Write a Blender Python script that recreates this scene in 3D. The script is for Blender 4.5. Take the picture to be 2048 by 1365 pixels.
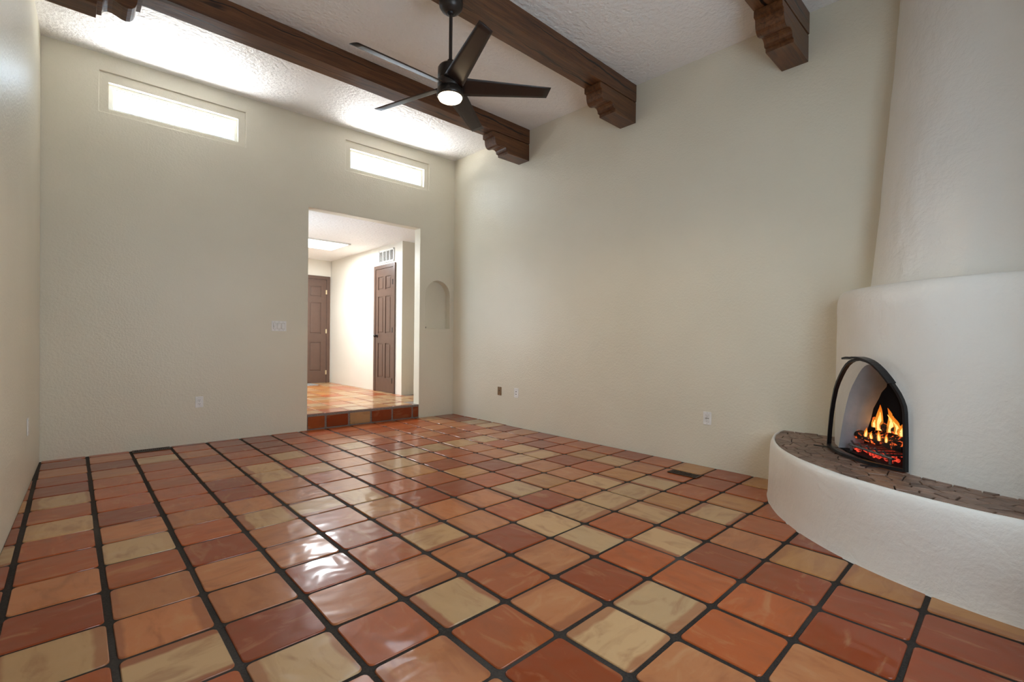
import bpy, bmesh, math, random
from mathutils import Vector, Matrix, noise as mnoise

# ------------------------------------------------------------------ scene, camera, world, light
for o in list(bpy.data.objects):
    bpy.data.objects.remove(o, do_unlink=True)
sc = bpy.context.scene
COL = sc.collection
R = math.radians

cam_d = bpy.data.cameras.new('camera')
cam_d.sensor_width = 36.0
cam_d.lens = 36.0 * 941.98 / 2048.0
cam_d.shift_y = 4.64 / 2048.0
cam_d.clip_start = 0.02
cam = bpy.data.objects.new('camera', cam_d)
COL.objects.link(cam)
_r = Vector((0.73000, -0.68336, 0.01039)); _u = Vector((-0.00303, 0.01197, 0.99992)); _w = Vector((0.68344, 0.72998, -0.00667))
cam.matrix_world = Matrix(((_r.x, _u.x, -_w.x, -1.0743), (_r.y, _u.y, -_w.y, -1.5152), (_r.z, _u.z, -_w.z, 1.1432), (0, 0, 0, 1)))
sc.camera = cam

world = bpy.data.worlds.new('sky'); sc.world = world; world.use_nodes = True
bg = world.node_tree.nodes['Background']
bg.inputs['Color'].default_value = (0.66, 0.84, 1.0, 1)      # even bright overcast sky
bg.inputs['Strength'].default_value = 4.5

sc.view_settings.view_transform = 'Standard'
sc.view_settings.look = 'None'
sc.view_settings.exposure = 1.30
sc.view_settings.gamma = 1.0
sc.view_settings.use_curve_mapping = False
sc.cycles.use_denoising = True
sc.cycles.max_bounces = 10
sc.cycles.diffuse_bounces = 6
sc.cycles.sample_clamp_indirect = 6.0
sc.cycles.caustics_reflective = False
sc.cycles.caustics_refractive = False


def area_light(name, loc, direction, sx, sy, power, color=(1, 1, 1), portal=False, spread=180):
    d = bpy.data.lights.new(name, 'AREA'); d.shape = 'RECTANGLE'; d.size = sx; d.size_y = sy
    d.energy = power; d.color = color; d.spread = R(spread)
    o = bpy.data.objects.new(name, d); COL.objects.link(o)
    o.location = loc
    o.rotation_euler = Vector(direction).to_track_quat('-Z', 'Z' if abs(direction[2]) < .9 else 'Y').to_euler()
    if portal:
        d.cycles.is_portal = True
    return o

# portals: sky light entering through the two clerestory windows and the glazed opening behind the camera
area_light('portal_clerestory_left', (-0.26, 4.56, 3.50), (0, -1, 0), 1.2, 0.42, 1, portal=True)
area_light('portal_clerestory_right', (2.14, 4.50, 3.53), (0, -1, 0), 1.2, 0.42, 1, portal=True)
area_light('portal_near_window', (0.48, -2.0, 1.58), (0, 1, 0), 1.8, 1.8, 1, portal=True)
area_light('portal_hall_window', (0.30, 5.55, 1.65), (1, 0, 0), 1.3, 1.2, 1, portal=True)
# sunlit flat roof of the hall just outside the clerestory windows throws light up on to the ceiling
area_light('sunlit_roof_left', (-0.26, 5.05, 3.19), (0, -0.25, 1), 1.5, 0.75, 85, (1.0, 0.98, 0.95))
area_light('sunlit_roof_right', (2.14, 5.00, 3.19), (0, -0.25, 1), 1.5, 0.75, 85, (1.0, 0.98, 0.95))


# ------------------------------------------------------------------ room geometry (metres)
PX, PY = 0.32, 0.31470            # tile pitch
def back_y(x): return 4.408 - 0.0216 * (x - 3.228)
def right_x(y): return 3.228 + 0.0073 * (y - 4.408)
def left_x(y): return -1.2838 + 0.0247 * (y - 4.408)
def ceil_z(x, y): return 3.889 + 0.0096 * (x - 3.228) + 0.0258 * (y - 4.408)
NEAR = -1.85
WT = 0.145                         # back wall thickness
HALL_Z, HALL_C = 0.197, 2.80       # hall floor and ceiling height
HALL_X, HALL_Y, HALL_CORNER = 3.0, 8.55, 5.56
FC = Vector((3.2, -1.66))          # centre of the round fireplace


# ------------------------------------------------------------------ helpers
def mesh_obj(name, verts, faces, mat=None, parent=None, smooth=False, off=None):
    me = bpy.data.meshes.new(name)
    if off is not None:
        verts = [(v[0] - off[0], v[1] - off[1], v[2] - off[2]) for v in verts]
    me.from_pydata([tuple(v) for v in verts], [], faces)
    me.validate(); me.update()
    bm = bmesh.new(); bm.from_mesh(me)
    bmesh.ops.recalc_face_normals(bm, faces=bm.faces)
    bm.to_mesh(me); bm.free()
    if smooth:
        me.polygons.foreach_set('use_smooth', [True] * len(me.polygons))
    o = bpy.data.objects.new(name, me); COL.objects.link(o)
    if mat:
        me.materials.append(mat)
    if parent:
        o.parent = parent
    return o


def bm_obj(name, bm, mat=None, parent=None, off=None, smooth=False, recalc=True):
    if recalc:
        bmesh.ops.recalc_face_normals(bm, faces=bm.faces)
    if off is not None:
        bmesh.ops.translate(bm, verts=bm.verts, vec=(-off[0], -off[1], -off[2]))
    me = bpy.data.meshes.new(name); bm.to_mesh(me); bm.free()
    if smooth:
        me.polygons.foreach_set('use_smooth', [True] * len(me.polygons))
    o = bpy.data.objects.new(name, me); COL.objects.link(o)
    if mat:
        me.materials.append(mat)
    if parent:
        o.parent = parent
    return o


def tag(o, label, cat, group=None, kind=None):
    o['label'] = label; o['category'] = cat
    if group: o['group'] = group
    if kind: o['kind'] = kind
    return o


def empty(name, loc):
    o = bpy.data.objects.new(name, None); COL.objects.link(o); o.location = loc
    o.empty_display_size = 0.1
    return o


def add_box(bm, c, s, rot=None, bevel=0.0):
    m = Matrix.Translation(c) @ (rot.to_4x4() if rot else Matrix.Identity(4)) @ Matrix.Diagonal((s[0], s[1], s[2], 1))
    g = bmesh.ops.create_cube(bm, size=1.0, matrix=m)
    if bevel > 0:
        es = list({e for v in g['verts'] for e in v.link_edges})
        bmesh.ops.bevel(bm, geom=es, offset=bevel, segments=2, affect='EDGES', profile=.6)


def add_cyl(bm, a, b, r1, r2=None, seg=20, caps=True):
    a, b = Vector(a), Vector(b); r2 = r1 if r2 is None else r2
    d = b - a
    q = d.to_track_quat('Z', 'Y').to_matrix().to_4x4()
    bmesh.ops.create_cone(bm, cap_ends=caps, segments=seg, radius1=r1, radius2=r2, depth=d.length,
                          matrix=Matrix.Translation((a + b) / 2) @ q)


def add_lathe(bm, prof, loc, seg=40):
    """prof: list of (radius, z)"""
    rings = []
    for r, z in prof:
        if r < 1e-5:
            rings.append([bm.verts.new((loc[0], loc[1], loc[2] + z))])
        else:
            rings.append([bm.verts.new((loc[0] + r * math.cos(2 * math.pi * k / seg), loc[1] + r * math.sin(2 * math.pi * k / seg), loc[2] + z)) for k in range(seg)])
    for a, b in zip(rings, rings[1:]):
        for k in range(seg):
            k2 = (k + 1) % seg
            if len(a) == 1 and len(b) == 1: continue
            if len(a) == 1: bm.faces.new((a[0], b[k], b[k2]))
            elif len(b) == 1: bm.faces.new((a[k], b[0], a[k2]))
            else: bm.faces.new((a[k], b[k], b[k2], a[k2]))


def add_tube(bm, pts, r, seg=8, closed=False):
    pts = [Vector(p) for p in pts]; n = len(pts); rings = []
    for i, p in enumerate(pts):
        rr = r[i] if isinstance(r, (list, tuple)) else r
        t = (pts[min(i + 1, n - 1)] - pts[max(i - 1, 0)]).normalized()
        up = Vector((0, 0, 1)) if abs(t.z) < .95 else Vector((1, 0, 0))
        x = t.cross(up).normalized(); y = x.cross(t)
        rings.append([bm.verts.new(p + (x * math.cos(2 * math.pi * k / seg) + y * math.sin(2 * math.pi * k / seg)) * rr) for k in range(seg)])
    for a, b in zip(rings, rings[1:]):
        for k in range(seg):
            bm.faces.new((a[k], a[(k + 1) % seg], b[(k + 1) % seg], b[k]))
    bm.faces.new(rings[0]); bm.faces.new(rings[-1][::-1])


def prism(poly, z0, z1):
    """vertical prism verts/faces from a plan polygon; z1 may be a function of x,y"""
    n = len(poly)
    zt = (lambda p: z1(p[0], p[1])) if callable(z1) else (lambda p: z1)
    v = [(p[0], p[1], z0) for p in poly] + [(p[0], p[1], zt(p)) for p in poly]
    f = [tuple(range(n))[::-1], tuple(range(n, 2 * n))] + [(i, (i + 1) % n, n + (i + 1) % n, n + i) for i in range(n)]
    return v, f


def boolean_cut(o, cutters):
    for c in cutters:
        m = o.modifiers.new('cut', 'BOOLEAN'); m.operation = 'DIFFERENCE'; m.solver = 'EXACT'; m.object = c
    bv = o.modifiers.new('soft', 'BEVEL'); bv.width = .007; bv.segments = 3; bv.limit_method = 'ANGLE'; bv.angle_limit = R(50)
    dg = bpy.context.evaluated_depsgraph_get(); dg.update()
    me = bpy.data.meshes.new_from_object(o.evaluated_get(dg))
    o.modifiers.clear(); old = o.data; o.data = me; bpy.data.meshes.remove(old)
    for c in cutters:
        bpy.data.objects.remove(c, do_unlink=True)


# ------------------------------------------------------------------ materials
def new_mat(name):
    m = bpy.data.materials.new(name); m.use_nodes = True
    nt = m.node_tree; b = nt.nodes['Principled BSDF']
    return m, nt, b

def N(nt, t, **kw):
    n = nt.nodes.new(t)
    for k, v in kw.items(): setattr(n, k, v)
    return n

def mapped(nt, scale=(1, 1, 1), random_offset=False):
    tc = N(nt, 'ShaderNodeTexCoord'); mp = N(nt, 'ShaderNodeMapping')
    mp.inputs['Scale'].default_value = scale
    nt.links.new(tc.outputs['Object'], mp.inputs['Vector'])
    if random_offset:
        oi = N(nt, 'ShaderNodeObjectInfo'); mu = N(nt, 'ShaderNodeMath', operation='MULTIPLY'); mu.inputs[1].default_value = 53.0
        nt.links.new(oi.outputs['Random'], mu.inputs[0])
        cb = N(nt, 'ShaderNodeCombineXYZ')
        for i in range(3): nt.links.new(mu.outputs[0], cb.inputs[i])
        nt.links.new(cb.outputs[0], mp.inputs['Location'])
    return mp.outputs['Vector']

def tnoise(nt, vec, scale, detail=3, rough=.5, dist=0):
    n = N(nt, 'ShaderNodeTexNoise'); n.inputs['Scale'].default_value = scale; n.inputs['Detail'].default_value = detail
    n.inputs['Roughness'].default_value = rough; n.inputs['Distortion'].default_value = dist
    nt.links.new(vec, n.inputs['Vector']); return n.outputs['Fac']

def ramp(nt, fac, stops):
    r = N(nt, 'ShaderNodeValToRGB')
    els = r.color_ramp.elements
    while len(els) < len(stops): els.new(.5)
    for e, (p, c) in zip(els, stops): e.position = p; e.color = c if len(c) == 4 else (*c, 1)
    nt.links.new(fac, r.inputs['Fac']); return r.outputs['Color']

def mixc(nt, fac, a, b, blend='MIX'):
    m = N(nt, 'ShaderNodeMix', data_type='RGBA', blend_type=blend)
    for sock, val in ((m.inputs[0], fac), (m.inputs[6], a), (m.inputs[7], b)):
        if isinstance(val, (int, float)): sock.default_value = val
        elif isinstance(val, tuple): sock.default_value = val if len(val) == 4 else (*val, 1)
        else: nt.links.new(val, sock)
    return m.outputs[2]

def math_(nt, op, a, b=None, clamp=False):
    m = N(nt, 'ShaderNodeMath', operation=op); m.use_clamp = clamp
    for s, v in ((m.inputs[0], a), (m.inputs[1], b)):
        if v is None: continue
        if isinstance(v, (int, float)): s.default_value = v
        else: nt.links.new(v, s)
    return m.outputs[0]

def bump(nt, b, h, strength, dist, prev=None):
    n = N(nt, 'ShaderNodeBump'); n.inputs['Strength'].default_value = strength; n.inputs['Distance'].default_value = dist
    nt.links.new(h, n.inputs['Height'])
    if prev is not None: nt.links.new(prev, n.inputs['Normal'])
    nt.links.new(n.outputs['Normal'], b.inputs['Normal']); return n.outputs['Normal']

def plaster(name, c1, c2, rough, peel, peel_scale, trowel, spec=.5, pd=.006):
    m, nt, b = new_mat(name)
    v = mapped(nt)
    nt.links.new(ramp(nt, tnoise(nt, v, 1.3, 4), [(.3, c1), (.7, c2)]), b.inputs['Base Color'])
    b.inputs['Roughness'].default_value = rough; b.inputs['Specular IOR Level'].default_value = spec
    n1 = bump(nt, b, tnoise(nt, v, peel_scale, 3, .55), peel, pd)
    bump(nt, b, tnoise(nt, v, 7, 5, .62, .35), trowel, .02, n1)
    return m

M = {}
M['wall'] = plaster('wall_paint', (.72, .672, .548), (.76, .712, .588), .38, .5, 55, .10)
M['ceiling'] = plaster('ceiling_paint', (.87, .86, .85), (.90, .89, .88), .5, 1.0, 26, .2, .5, .016)
M['adobe'] = plaster('adobe_plaster', (.74, .715, .67), (.78, .755, .71), .30, .4, 40, .45, .55, .005)
M['hall_wall'] = plaster('hall_paint', (.68, .64, .56), (.72, .68, .60), .45, .25, 70, .08)

def simple(name, c, rough=.5, metal=0.0, spec=.5, coat=0.0):
    m, nt, b = new_mat(name)
    v = mapped(nt)
    d = tuple(x * .86 for x in c)
    nt.links.new(ramp(nt, tnoise(nt, v, 14, 3), [(.3, d), (.7, c)]), b.inputs['Base Color'])
    b.inputs['Roughness'].default_value = rough; b.inputs['Metallic'].default_value = metal
    b.inputs['Specular IOR Level'].default_value = spec; b.inputs['Coat Weight'].default_value = coat
    return m

M['white'] = simple('white_plastic', (.88, .87, .85), .3)
M['vinyl'] = simple('white_vinyl', (.80, .79, .75), .35)
M['shadow_slot'] = simple('dark_slot', (.02, .02, .02), .6)
M['brown_plate'] = simple('brown_plastic', (.20, .125, .055), .4)
M['screw'] = simple('steel_screw', (.45, .44, .42), .35, .9)
M['bronze'] = simple('dark_bronze', (.035, .025, .02), .36, .35)
M['blade'] = simple('fan_blade_finish', (.030, .018, .013), .38, .0, .35)
M['iron'] = simple('black_iron', (.018, .018, .02), .35, .5)
M['door'] = simple('brown_door_paint', (.105, .058, .040), .32)
M['brass'] = simple('brass', (.75, .62, .40), .3, .9)
M['register'] = simple('bronze_register', (.06, .035, .022), .45, .4)
M['soot'] = simple('soot', (.012, .011, .010), .9, 0, .2)
M['grate'] = simple('grey_grate_steel', (.22, .22, .22), .5, .7)
M['mat'] = simple('grey_doormat', (.26, .25, .24), .95)
M['dark_void'] = simple('vent_dark', (.05, .045, .04), .8)

# wood beams
def wood(name, cracks):
    m, nt, b = new_mat(name)
    v = mapped(nt, (1.0, 16, 16)); v2 = mapped(nt, (.6, 4, 4))
    g = tnoise(nt, v, 2.2, 6, .6, .6); k = tnoise(nt, v2, 2.4, 3, .5, 2.0)
    c = ramp(nt, g, [(.25, (.036, .013, .006)), (.5, (.115, .044, .016)), (.8, (.21, .088, .033))])
    c = mixc(nt, ramp(nt, k, [(.60, (0, 0, 0)), (.72, (1, 1, 1))]), c, (.035, .016, .008))
    tcw = N(nt, 'ShaderNodeTexCoord'); spw = N(nt, 'ShaderNodeSeparateXYZ'); nt.links.new(tcw.outputs['Object'], spw.inputs[0])
    vx = mapped(nt, (1, .01, .01))
    drift = math_(nt, 'SUBTRACT', tnoise(nt, vx, 1.1, 4, .6), .5)
    ck1 = math_(nt, 'ABSOLUTE', math_(nt, 'SUBTRACT', spw.outputs['Y'], math_(nt, 'MULTIPLY', drift, .22)))
    ck2 = math_(nt, 'ABSOLUTE', math_(nt, 'SUBTRACT', math_(nt, 'SUBTRACT', spw.outputs['Z'], .10), math_(nt, 'MULTIPLY', drift, .16)))
    ck = math_(nt, 'LESS_THAN', math_(nt, 'MINIMUM', ck1, ck2), math_(nt, 'MULTIPLY', math_(nt, 'SUBTRACT', tnoise(nt, vx, .9, 2), .42), .045))
    if cracks: c = mixc(nt, ck, c, (.006, .004, .003))
    nt.links.new(c, b.inputs['Base Color'])
    nt.links.new(ramp(nt, g, [(.2, (.28,) * 3), (.8, (.42,) * 3)]), b.inputs['Roughness'])
    n1 = bump(nt, b, g, .35, .006)
    bump(nt, b, tnoise(nt, mapped(nt, (60, 1, 1)), 1.5, 3), .12, .002, n1)
    return m
M['wood'] = wood('dark_stained_wood', True)
M['wood_carved'] = wood('dark_stained_carved_wood', False)

# terracotta tile: tone comes from each tile (object colour), alpha = how far its rim is flashed red
m, nt, b = new_mat('saltillo_tile'); M['tile'] = m
oi = N(nt, 'ShaderNodeObjectInfo')
v = mapped(nt, (1, 2.6, 1), True); vr = mapped(nt, (1, 1, 1), True)
cl = tnoise(nt, v, 5.0, 4, .55, .8); fine = tnoise(nt, vr, 60, 3, .6)
base = oi.outputs['Color']
lit = mixc(nt, .30, base, (.50, .30, .14)); drk = mixc(nt, .45, base, (.20, .055, .018))
c = mixc(nt, ramp(nt, cl, [(.30, (0, 0, 0)), (.5, (1, 1, 1))]), drk, base)
c = mixc(nt, ramp(nt, cl, [(.56, (0, 0, 0)), (.74, (1, 1, 1))]), c, lit)
tc = N(nt, 'ShaderNodeTexCoord'); sp = N(nt, 'ShaderNodeSeparateXYZ'); nt.links.new(tc.outputs['Object'], sp.inputs[0])
wob = math_(nt, 'MULTIPLY', math_(nt, 'SUBTRACT', tnoise(nt, vr, 7, 2), .5), .05)
ya = math_(nt, 'ADD', sp.outputs['Y'], wob)
band = math_(nt, 'MULTIPLY', math_(nt, 'SUBTRACT', ya, .098), 70, True)
yb = math_(nt, 'SUBTRACT', math_(nt, 'MULTIPLY', ya, -1), .117)
band = math_(nt, 'MAXIMUM', band, math_(nt, 'MULTIPLY', yb, 70, True))
band = math_(nt, 'MULTIPLY', band, oi.outputs['Alpha'])
c = mixc(nt, band, c, (.27, .085, .033))
c = mixc(nt, ramp(nt, fine, [(.62, (0, 0, 0)), (.85, (.15,) * 3)]), c, mixc(nt, .5, c, (.12, .05, .02)))
nt.links.new(c, b.inputs['Base Color'])
nt.links.new(ramp(nt, tnoise(nt, vr, 9, 3), [(.3, (.277,) * 3), (.7, (.31,) * 3)]), b.inputs['Roughness'])
b.inputs['Specular IOR Level'].default_value = .16
b.inputs['Coat Weight'].default_value = .42; b.inputs['Coat Roughness'].default_value = .09   # glossy floor sealer
nb = bump(nt, b, tnoise(nt, vr, 6.5, 1, .5, .4), .26, .020)
nt.links.new(nb, b.inputs['Coat Normal'])

m, nt, b = new_mat('dark_grout'); M['grout'] = m
v = mapped(nt)
c = ramp(nt, tnoise(nt, v, 120, 3), [(.3, (.012, .009, .007)), (.7, (.034, .026, .021))])
c = mixc(nt, ramp(nt, tnoise(nt, v, 1.1, 3), [(.55, (0, 0, 0)), (.75, (.6,) * 3)]), c, (.085, .072, .064))
nt.links.new(c, b.inputs['Base Color']); b.inputs['Roughness'].default_value = .75; b.inputs['Specular IOR Level'].default_value = .25
bump(nt, b, tnoise(nt, v, 150, 2), .4, .003)

m, nt, b = new_mat('light_grout'); M['grout_light'] = m
v = mapped(nt)
nt.links.new(ramp(nt, tnoise(nt, v, 90, 3), [(.3, (.16, .12, .10)), (.7, (.27, .22, .19))]), b.inputs['Base Color']); b.inputs['Roughness'].default_value = .6

# flagstone
m, nt, b = new_mat('brown_flagstone'); M['stone'] = m
oi = N(nt, 'ShaderNodeObjectInfo'); v = mapped(nt, (1, 1, 1), True)
st = tnoise(nt, v, 16, 4, .6, .5)
c = ramp(nt, st, [(.3, (.125, .072, .050)), (.7, (.25, .155, .112))])
hv = N(nt, 'ShaderNodeHueSaturation'); nt.links.new(c, hv.inputs['Color'])
nt.links.new(math_(nt, 'ADD', math_(nt, 'MULTIPLY', oi.outputs['Random'], .55), .72), hv.inputs['Value'])
nt.links.new(hv.outputs[0], b.inputs['Base Color']); b.inputs['Roughness'].default_value = .45
bump(nt, b, st, .3, .006)
M['stone_joint'] = simple('dark_stone_joint', (.022, .016, .013), .8)

# firebox lining: pale plaster, with the blue of cool daylight put into its colour
m, nt, b = new_mat('blue_tinted_lining'); M['lining'] = m
v = mapped(nt)
nt.links.new(ramp(nt, tnoise(nt, v, 10, 4), [(.3, (.46, .49, .52)), (.7, (.56, .59, .62))]), b.inputs['Base Color'])
b.inputs['Roughness'].default_value = .7
bump(nt, b, tnoise(nt, v, 26, 4), .5, .012)

# charred log
m, nt, b = new_mat('charred_log'); M['log'] = m
v = mapped(nt, (1, 1, 1))
e = tnoise(nt, v, 34, 3, .6)
nt.links.new(ramp(nt, e, [(.3, (.010, .008, .007)), (.7, (.05, .03, .02))]), b.inputs['Base Color'])
b.inputs['Roughness'].default_value = .9
nt.links.new(ramp(nt, e, [(.56, (0, 0, 0)), (.70, (1.0, .13, .02))]), b.inputs['Emission Color']); b.inputs['Emission Strength'].default_value = 1.0
bump(nt, b, e, .6, .01)
m, nt, b = new_mat('glowing_embers'); M['ember'] = m
v = mapped(nt); e = tnoise(nt, v, 60, 3, .6)
nt.links.new(ramp(nt, e, [(.4, (.02, .01, .01)), (.7, (.1, .03, .02))]), b.inputs['Base Color'])
nt.links.new(ramp(nt, e, [(.38, (0, 0, 0)), (.62, (1.0, .07, .035))]), b.inputs['Emission Color']); b.inputs['Emission Strength'].default_value = .6

def flame_mat(name, stops, strength, transp):
    m = bpy.data.materials.new(name); m.use_nodes = True; nt = m.node_tree
    nt.nodes.clear()
    out = N(nt, 'ShaderNodeOutputMaterial'); em = N(nt, 'ShaderNodeEmission'); tr = N(nt, 'ShaderNodeBsdfTransparent'); mx = N(nt, 'ShaderNodeMixShader')
    tc = N(nt, 'ShaderNodeTexCoord'); sp = N(nt, 'ShaderNodeSeparateXYZ'); nt.links.new(tc.outputs['Generated'], sp.inputs[0])
    nt.links.new(ramp(nt, sp.outputs['Z'], stops), em.inputs['Color']); em.inputs['Strength'].default_value = strength
    mx.inputs[0].default_value = transp
    nt.links.new(em.outputs[0], mx.inputs[1]); nt.links.new(tr.outputs[0], mx.inputs[2]); nt.links.new(mx.outputs[0], out.inputs[0])
    return m
M['flame'] = flame_mat('flame_orange', [(.0, (1, .30, .03)), (.5, (1, .34, .03)), (1, (.9, .16, .01))], .55, .5)
M['flame_core'] = flame_mat('flame_core_yellow', [(.0, (1, .62, .22)), (.5, (1, .70, .28)), (1, (1, .42, .06))], 1.1, .1)

# window glass
m = bpy.data.materials.new('window_glass'); m.use_nodes = True; nt = m.node_tree; nt.nodes.clear(); M['glass'] = m
out = N(nt, 'ShaderNodeOutputMaterial'); tr = N(nt, 'ShaderNodeBsdfTransparent'); gl = N(nt, 'ShaderNodeBsdfGlossy'); mx = N(nt, 'ShaderNodeMixShader')
gl.inputs['Roughness'].default_value = .02; mx.inputs[0].default_value = .06
nt.links.new(tr.outputs[0], mx.inputs[1]); nt.links.new(gl.outputs[0], mx.inputs[2]); nt.links.new(mx.outputs[0], out.inputs[0])
# fine wire mesh of the fire screen (wires far below a pixel)
m = bpy.data.materials.new('wire_mesh'); m.use_nodes = True; nt = m.node_tree; nt.nodes.clear(); M['mesh'] = m
out = N(nt, 'ShaderNodeOutputMaterial'); tr = N(nt, 'ShaderNodeBsdfTransparent'); df = N(nt, 'ShaderNodeBsdfDiffuse'); mx = N(nt, 'ShaderNodeMixShader')
df.inputs['Color'].default_value = (.03, .03, .033, 1); mx.inputs[0].default_value = .16
nt.links.new(tr.outputs[0], mx.inputs[1]); nt.links.new(df.outputs[0], mx.inputs[2]); nt.links.new(mx.outputs[0], out.inputs[0])

def emit(name, c, s):
    m, nt, b = new_mat(name)
    b.inputs['Base Color'].default_value = (.8, .8, .8, 1)
    b.inputs['Emission Color'].default_value = (*c, 1); b.inputs['Emission Strength'].default_value = s
    return m
M['fan_glow'] = emit('fan_light_glass', (1, .80, .50), 6.0)
M['panel_glow'] = emit('ceiling_panel_diffuser', (.97, .99, 1.0), 3.5)


# ------------------------------------------------------------------ the shell
# back wall with door opening, two clerestory openings, arched niche
def slab_x(x0, x1, z0, z1, y0, y1):
    """box following the back wall; y0/y1 are offsets behind its room face"""
    poly = [(x0, back_y(x0) + y0), (x1, back_y(x1) + y0), (x1, back_y(x1) + y1), (x0, back_y(x0) + y1)]
    return prism(poly, z0, z1)

v, f = slab_x(-1.75, 3.6, -.08, 4.05, 0, WT)
wall_back = mesh_obj('wall_back', v, f, M['wall'])
cut = []
v, f = slab_x(1.060, 2.632, -.3, 2.757, -.3, .6); cut.append(mesh_obj('c', v, f))
W1 = (-.884, .362, 3.300, 3.693); W2 = (1.519, 2.769, 3.332, 3.724)
for w in (W1, W2):
    v, f = slab_x(*w, -.3, .6); cut.append(mesh_obj('c', v, f))
nx0, nx1, nz0, nz1, ns = 2.736, 3.160, 1.305, 2.022, 1.80
npts = [(nx0, nz0), (nx1, nz0), (nx1, ns)]
for k in range(1, 16):
    a = math.pi * k / 16
    npts.append(((nx0 + nx1) / 2 + (nx1 - nx0) / 2 * math.cos(a), ns + (nz1 - ns) * math.sin(a)))
npts.append((nx0, ns)); nn = len(npts)
vv = [(x, back_y(x) - .3, z) for x, z in npts] + [(x, back_y(x) + .118, z) for x, z in npts]
ff = [tuple(range(nn)), tuple(range(nn, 2 * nn))[::-1]] + [(i, (i + 1) % nn, nn + (i + 1) % nn, nn + i) for i in range(nn)]
cut.append(mesh_obj('c', vv, ff))
boolean_cut(wall_back, cut)
tag(wall_back, 'beige plastered end wall with hall opening, two high windows and arched niche', 'wall', kind='structure')

# right, left and near walls
def side_wall(name, fx, x_out, label):
    poly = [(fx(4.7), 4.7), (fx(NEAR - .2), NEAR - .2), (x_out, NEAR - .2), (x_out, 4.7)]
    v, f = prism(poly, -.08, 4.05)
    return tag(mesh_obj(name, v, f, M['wall']), label, 'wall', kind='structure')
# keep the side walls from poking through the hall opening
poly = [(right_x(4.40), 4.405), (right_x(NEAR - .2), NEAR - .2), (3.6, NEAR - .2), (3.6, 4.40)]
v, f = prism(poly, -.08, 4.05)
tag(mesh_obj('wall_right', v, f, M['wall']), 'long beige plastered wall running up to the corner fireplace', 'wall', kind='structure')
poly = [(left_x(4.5), 4.50), (left_x(NEAR - .2), NEAR - .2), (-1.75, NEAR - .2), (-1.75, 4.50)]
v, f = prism(poly, -.08, 4.05)
tag(mesh_obj('wall_left', v, f, M['wall']), 'narrow sliver of beige wall at the left edge of the picture', 'wall', kind='structure')
v, f = prism([(-1.75, NEAR), (3.6, NEAR), (3.6, NEAR - .15), (-1.75, NEAR - .15)], -.08, 4.05)
wall_near = mesh_obj('wall_near', v, f, M['wall'])
DX0, DX1, DZ0, DZ1 = -.35, 1.30, .75, 2.40
v, f = prism([(DX0, NEAR + .3), (DX1, NEAR + .3), (DX1, NEAR - .6), (DX0, NEAR - .6)], DZ0, DZ1)
boolean_cut(wall_near, [mesh_obj('c', v, f)])
tag(wall_near, 'beige wall with a wide window behind the camera', 'wall', kind='structure')

# ceiling slab
cx = [(-1.75, NEAR - .15), (3.6, NEAR - .15), (3.6, 4.60), (-1.75, 4.60)]
v = [(x, y, ceil_z(x, y)) for x, y in cx] + [(x, y, 4.25) for x, y in cx]
f = [(0, 1, 2, 3), (7, 6, 5, 4)] + [(i, (i + 1) % 4, 4 + (i + 1) % 4, 4 + i) for i in range(4)]
tag(mesh_obj('ceiling', v, f, M['ceiling']), 'warm white textured plaster ceiling above the dark beams', 'ceiling', kind='structure')

# floors (grout beds)
v, f = prism([(-1.7, NEAR - .1), (3.5, NEAR - .1), (3.5, 4.44), (-1.7, 4.52)], -.12, -.006)
floor = tag(mesh_obj('floor', v, f, M['grout']), 'square terracotta tile floor of the main room with dark grout', 'floor', kind='structure')
hx0 = .5
v, f = prism([(hx0, back_y(hx0) + WT), (1.062, back_y(1.06) + WT), (1.062, back_y(1.06) + .006), (2.630, back_y(2.63) + .006), (2.630, back_y(2.63) + WT), (4.3, back_y(4.3) + WT), (4.3, HALL_Y + .05), (hx0, HALL_Y + .05)], -.08, HALL_Z - .006)
floor_hall = tag(mesh_obj('floor_hall', v, f, M['grout_light']), 'raised terracotta tile floor of the hall behind the opening', 'floor', kind='structure')

# hall shell
def box_struct(name, x0, x1, y0, y1, z0, z1, mat, label, cat):
    v, f = prism([(x0, y0), (x1, y0), (x1, y1), (x0, y1)], z0, z1)
    return tag(mesh_obj(name, v, f, mat), label, cat, kind='structure')
yb0 = back_y(1) + WT
v, f = prism([(HALL_X, HALL_CORNER), (4.4, HALL_CORNER), (4.4, HALL_Y + .2), (HALL_X + .01, HALL_Y + .2)], .1, HALL_C + .05)
tag(mesh_obj('wall_hall_right', v, f, M['hall_wall']), 'bright white hall wall holding the closet door and vent grille', 'wall', kind='structure')
box_struct('wall_hall_back', hx0 - .1, HALL_X, HALL_Y, HALL_Y + .2, .1, HALL_C + .05, M['hall_wall'], 'far wall of the hall holding the half hidden brown door', 'wall')
hl = box_struct('wall_hall_left', hx0 - .15, hx0, yb0 - .01, HALL_Y + .2, 0, HALL_C + .05, M['hall_wall'], 'hidden left wall of the hall', 'wall')
v, f = prism([(hx0 - .5, 4.95), (hx0 + .5, 4.95), (hx0 + .5, 6.15), (hx0 - .5, 6.15)], 1.0, 2.3)
boolean_cut(hl, [mesh_obj('c', v, f)])
w4 = empty('window_4', (hx0 - .08, 5.55, 1.0))
bm = bmesh.new()
for a0, a1, b0, b1 in ((4.95, 6.15, 2.25, 2.3), (4.95, 6.15, 1.0, 1.05), (4.95, 5.0, 1.05, 2.25), (6.10, 6.15, 1.05, 2.25)):
    add_box(bm, (hx0 - .08, (a0 + a1) / 2, (b0 + b1) / 2), (.06, a1 - a0, b1 - b0))
bm_obj('window_frame', bm, M['vinyl'], w4, w4.location)
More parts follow.
